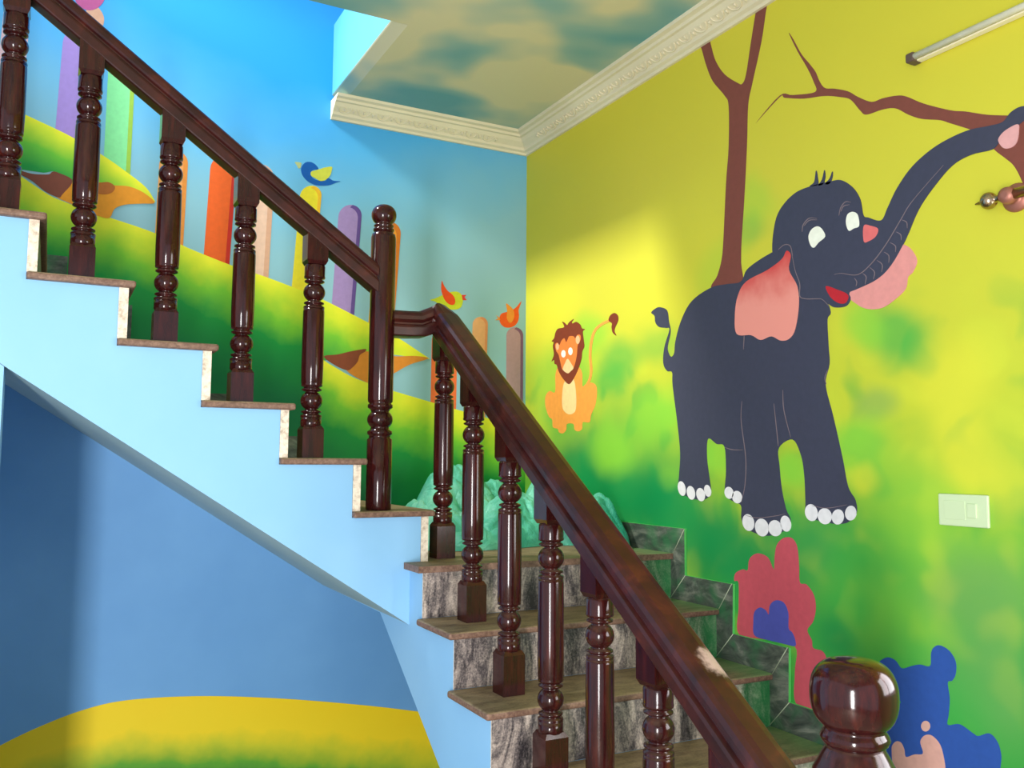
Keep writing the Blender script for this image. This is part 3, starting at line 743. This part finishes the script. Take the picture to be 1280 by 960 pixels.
# back wall: hills, bare banks, boards, birds
def hill(name, crest, bottom, depth, ramp, layer, label):
    """painted hill; colour follows the distance below its own crest line"""
    C = np.array(crest, float); Bt = np.array(bottom, float)
    xs = np.linspace(C[0, 0], C[-1, 0], 90); cs = crom(crest, False, 8)
    cy = np.interp(xs, cs[:, 0], cs[:, 1]); by = np.interp(xs, Bt[:, 0], Bt[:, 1]); NR = 14
    verts, faces, uv = [], [], []
    for i, x in enumerate(xs):
        for j in range(NR+1):
            y = cy[i]+(max(by[i], cy[i]+.5)-cy[i])*j/NR; p = on_back(x, y)
            verts.append((p[0], D-COAT*layer, p[2])); uv.append((x/400, (y-cy[i])/depth))
    st = NR+1; nb = len(verts)
    verts += [(v[0], D-.0003, v[2]) for v in verts]
    for i in range(len(xs)-1):
        for j in range(NR):
            a = i*st+j; faces.append((a, a+1, a+st+1, a+st))
        a = i*st; faces.append((a, a+st, a+st+nb, a+nb)); a += NR; faces.append((a, a+nb, a+st+nb, a+st))
    o = mesh_obj(name, verts, faces, None)
    me = o.data; ul = me.uv_layers.new(name='crest_distance')
    for lp in me.loops: ul.data[lp.index].uv = uv[lp.vertex_index % nb]
    k = NT(name+'_paint'); s_ = k.n('ShaderNodeSeparateXYZ'); k.l(k.coord('UV'), s_.inputs[0])
    n = k.noise(k.coord(), 7, 4)
    v = k.math('ADD', s_.outputs[1], k.math('MULTIPLY', k.math('SUBTRACT', n.outputs[0], .5), .32))
    me.materials.clear(); me.materials.append(k.fin(k.ramp(v, ramp), .55, .3))
    return tag(o, label, 'mural', 'painted hills on the blue wall')
GR = [(0, (228, 226, 46)), (.10, (206, 220, 44)), (.28, (118, 194, 48)), (.50, (16, 148, 62)), (1, (0, 116, 70))]
GA = [(0, (232, 228, 46)), (.10, (204, 220, 46)), (.36, (104, 190, 52)), (.66, (26, 150, 62)), (1, (10, 136, 66))]
hill('painted_hill', [(-60, 92), (0, 126), (29, 142), (65, 159), (91, 172), (128, 194), (156, 213.5), (182, 234), (194, 252)],
     [(-60, 200), (21, 211), (55, 216), (66, 214), (91, 226), (127.6, 232), (161, 240), (194, 252.5)], 90, GA, 2, 'topmost green hill painted on the blue wall, tapering to a point behind the third baluster')
hill('painted_hill', [(-60, 172), (0, 205), (21, 217), (60, 243), (80, 252), (115, 265), (137, 272), (190, 290), (240, 312), (290, 332), (340, 349), (400, 373), (450, 398), (495, 421), (520, 437), (537, 448.5)],
     [(-60, 400), (100, 480), (300, 610), (388, 640), (398, 452), (437, 445), (465, 440), (537, 449)], 150, GR, 2, 'middle green hill with yellow crest painted behind the upper balusters')
hill('painted_hill', [(386, 438), (420, 460), (455, 477), (540, 503), (600, 520), (657.5, 535)],
     [(386, 640), (450, 700), (657.5, 700)], 150, GR, 3, 'lowest green hill with yellow crest painted behind the landing')
hill('painted_hill', [(-120, 1010), (-50, 962), (0, 932), (50, 908), (105, 887), (160, 875), (250, 870), (350, 873), (450, 881), (520, 889), (640, 905)],
     [(-120, 1130), (640, 1210)], 130, [(0, (240, 204, 26)), (.30, (238, 208, 32)), (.46, (196, 196, 42)), (.64, (92, 160, 46)), (.9, (16, 112, 56))], 2, 'yellow hill fading to green painted on the wall under the stairs')
Q2 = (0, 200, 3.84); Q3 = (300, 180, 3.2)
m = Mural('B', 'painted_bank', (70, 240), 'brown and orange bare bank painted between the two upper hills')
m.poly('orange_patch', [(330, 100), (400, 104), (480, 108), (545, 122), (620, 128), (690, 158), (742, 205), (680, 210), (600, 215), (550, 235), (525, 278), (470, 268), (400, 242), (340, 210), (270, 176), (290, 140)], (226, 146, 38), 4, sc=Q2)
m.poly('brown_patch', [(70, 42), (150, 66), (230, 70), (252, 57), (280, 62), (348, 100), (300, 165), (280, 180), (215, 150), (150, 98), (70, 55)], (124, 68, 52), 5, sc=Q2)
m.poly('brown_patch', [(440, 112), (480, 110), (520, 107), (550, 126), (545, 150), (515, 165), (470, 162), (440, 150)], (176, 100, 40), 5, sc=Q2)
m = Mural('B', 'painted_bank', (470, 470), 'brown and orange bare bank painted behind the round newel post')
m.poly('orange_patch', [(470, 832), (560, 835), (620, 849), (700, 848), (752, 858), (680, 882), (620, 915), (560, 950), (510, 955), (425, 905), (455, 872)], (212, 132, 44), 4, sc=Q3)
m.poly('brown_patch', [(335, 850), (390, 842), (440, 830), (500, 820), (500, 830), (478, 845), (470, 870), (450, 893), (428, 905), (380, 885)], (132, 66, 40), 5, sc=Q3)

def board(x0, x1, top, bl, br, lean, col, edge, label, layer=1, ew=.16):
    """round topped board: x0..x1 at its top, bottoms bl / br (pixel heights)"""
    w_ = x1-x0; r_ = w_/2
    pts = [(x0+lean*(bl-top), bl)]
    pts += [(x0+r_-r_*math.cos(t)+lean*(r_-r_*math.sin(t)), top+r_-r_*math.sin(t)) for t in np.linspace(0, math.pi, 15)]
    pts += [(x1+lean*(br-top), br)]
    mm = Mural('B', 'painted_board', (x0+w_/2+lean*(bl-top), max(bl, br)), label)
    bd = mm.poly('board_face', pts, col, layer, False)
    if edge:
        e = w_*ew; L = [(x1+lean*(br-top), br)]
        L += [(x0+r_-r_*math.cos(t)+lean*(r_-r_*math.sin(t)), top+r_-r_*math.sin(t)) for t in np.linspace(math.pi, math.pi*.55, 8)]
        L += [(x0+r_-r_*math.cos(t)-e+lean*(r_-r_*math.sin(t)), top+r_-r_*math.sin(t)+e*.6) for t in np.linspace(math.pi*.58, math.pi, 7)]
        L += [(x1-e+lean*(br-top), br-2)]
        mm.poly('side_edge', L, edge, layer+.5, False, parent=bd)
    return mm
board(10, 44, -40, 150, 160, -.10, (226, 188, 190), None, 'pale pink board painted behind the leftmost baluster')
board(80, 118, 34, 180, 190, -.085, (160, 134, 200), None, 'lilac board painted to the left of the second baluster')
board(136, 170, 72, 208, 222, -.05, (132, 218, 148), (150, 190, 70), 'pale green board painted right of the second baluster')
board(200, 236, 188, 300, 312, -.06, (232, 160, 92), (222, 140, 60), 'peach orange board painted behind the third baluster')
board(264, 297, 194, 330, 335, -.075, (226, 96, 34), (196, 46, 32), 'red orange board painted between the third and fourth balusters')
board(304, 344, 205, 345, 350, -.06, (222, 186, 162), (206, 160, 132), 'beige board painted right of the fourth baluster')
board(376, 403, 232, 365, 374, -.09, (232, 214, 48), (232, 180, 44), 'yellow board painted beneath the blue bird')
board(424, 453, 256, 396, 398, -.075, (158, 132, 184), (98, 74, 140), 'purple board painted left of the round newel post')
board(470, 502, 277, 420, 424, -.075, (232, 152, 44), (206, 116, 34), 'orange board painted just right of the round newel post')
board(540, 572, 410, 510, 518, -.02, (232, 110, 58), None, 'coral board painted behind the landing baluster')
board(591, 610, 396, 525, 528, -.03, (234, 172, 122), (222, 144, 96), 'small peach board painted right of the gooseneck')
board(633, 654, 409, 540, 543, -.005, (178, 140, 152), (126, 86, 118), 'mauve grey board painted beneath the orange bird')
# pink figure at the top left, mostly hidden by the rail
m = Mural('B', 'painted_balloon', (112, 24), 'rose pink round shape painted at the top left above the rail')
m.ell('round_top', 112, -12, 21, 25, (178, 84, 136), 1.5)
m.poly('neck', [(108, 8), (121, 8), (130, 22), (126, 36), (112, 30)], (208, 160, 132), 1)
# birds
QB = (340, 190, 9.6); QC = (530, 340, 9.143)
m = Mural('B', 'painted_bird', (398, 232), 'blue bird with a yellow wing painted above the yellow board')
m.poly('body', [(348, 210), (365, 160), (410, 122), (470, 122), (520, 150), (556, 195), (545, 212), (500, 215), (470, 235), (462, 265), (480, 300), (520, 330), (580, 345), (640, 345), (665, 315), (690, 318), (740, 345), (820, 352), (770, 368), (690, 398), (580, 404), (500, 390), (420, 345), (365, 280)], (10, 86, 164), 1, sc=QB)
m.poly('wing', [(465, 245), (490, 228), (540, 215), (590, 200), (640, 185), (718, 178), (715, 225), (700, 275), (665, 318), (620, 345), (570, 345), (510, 310), (470, 285)], (198, 200, 70), 2, sc=QB)
m.poly('beak', [(275, 122), (345, 128), (352, 150), (340, 190), (315, 195), (300, 165)], (176, 186, 130), 1, sc=QB)
m = Mural('B', 'painted_bird', (562, 384), 'lime bird with a raised red wing painted above the bend of the handrail')
m.poly('body', [(70, 320), (130, 300), (200, 268), (270, 240), (320, 225), (380, 225), (420, 250), (445, 300), (440, 360), (415, 410), (350, 430), (240, 420), (190, 395), (130, 340)], (196, 206, 44), 1, sc=QC)
m.poly('wing', [(205, 100), (225, 150), (270, 215), (320, 255), (350, 300), (355, 350), (335, 375), (290, 370), (240, 325), (210, 260), (195, 190)], (226, 76, 26), 2, sc=QC)
m.poly('beak', [(430, 262), (485, 262), (460, 288), (490, 322), (440, 322), (436, 292)], (212, 64, 54), 2, False, sc=QC)
m = Mural('B', 'painted_bird', (636, 410), 'orange bird with a tan wing painted above the mauve board, nearest the corner')
m.poly('body', [(862, 530), (880, 480), (930, 460), (985, 450), (1030, 420), (1060, 395), (1112, 335), (1092, 400), (1080, 440), (1085, 500), (1075, 560), (1040, 610), (985, 635), (920, 630), (875, 590)], (232, 88, 30), 1, sc=QC)
m.poly('wing', [(938, 362), (975, 385), (1010, 420), (1030, 470), (1025, 530), (1000, 575), (970, 575), (945, 520), (950, 450)], (232, 142, 52), 2, sc=QC)
m.poly('beak', [(825, 495), (865, 525), (868, 550), (810, 550), (845, 532)], (226, 140, 50), 2, False, sc=QC)
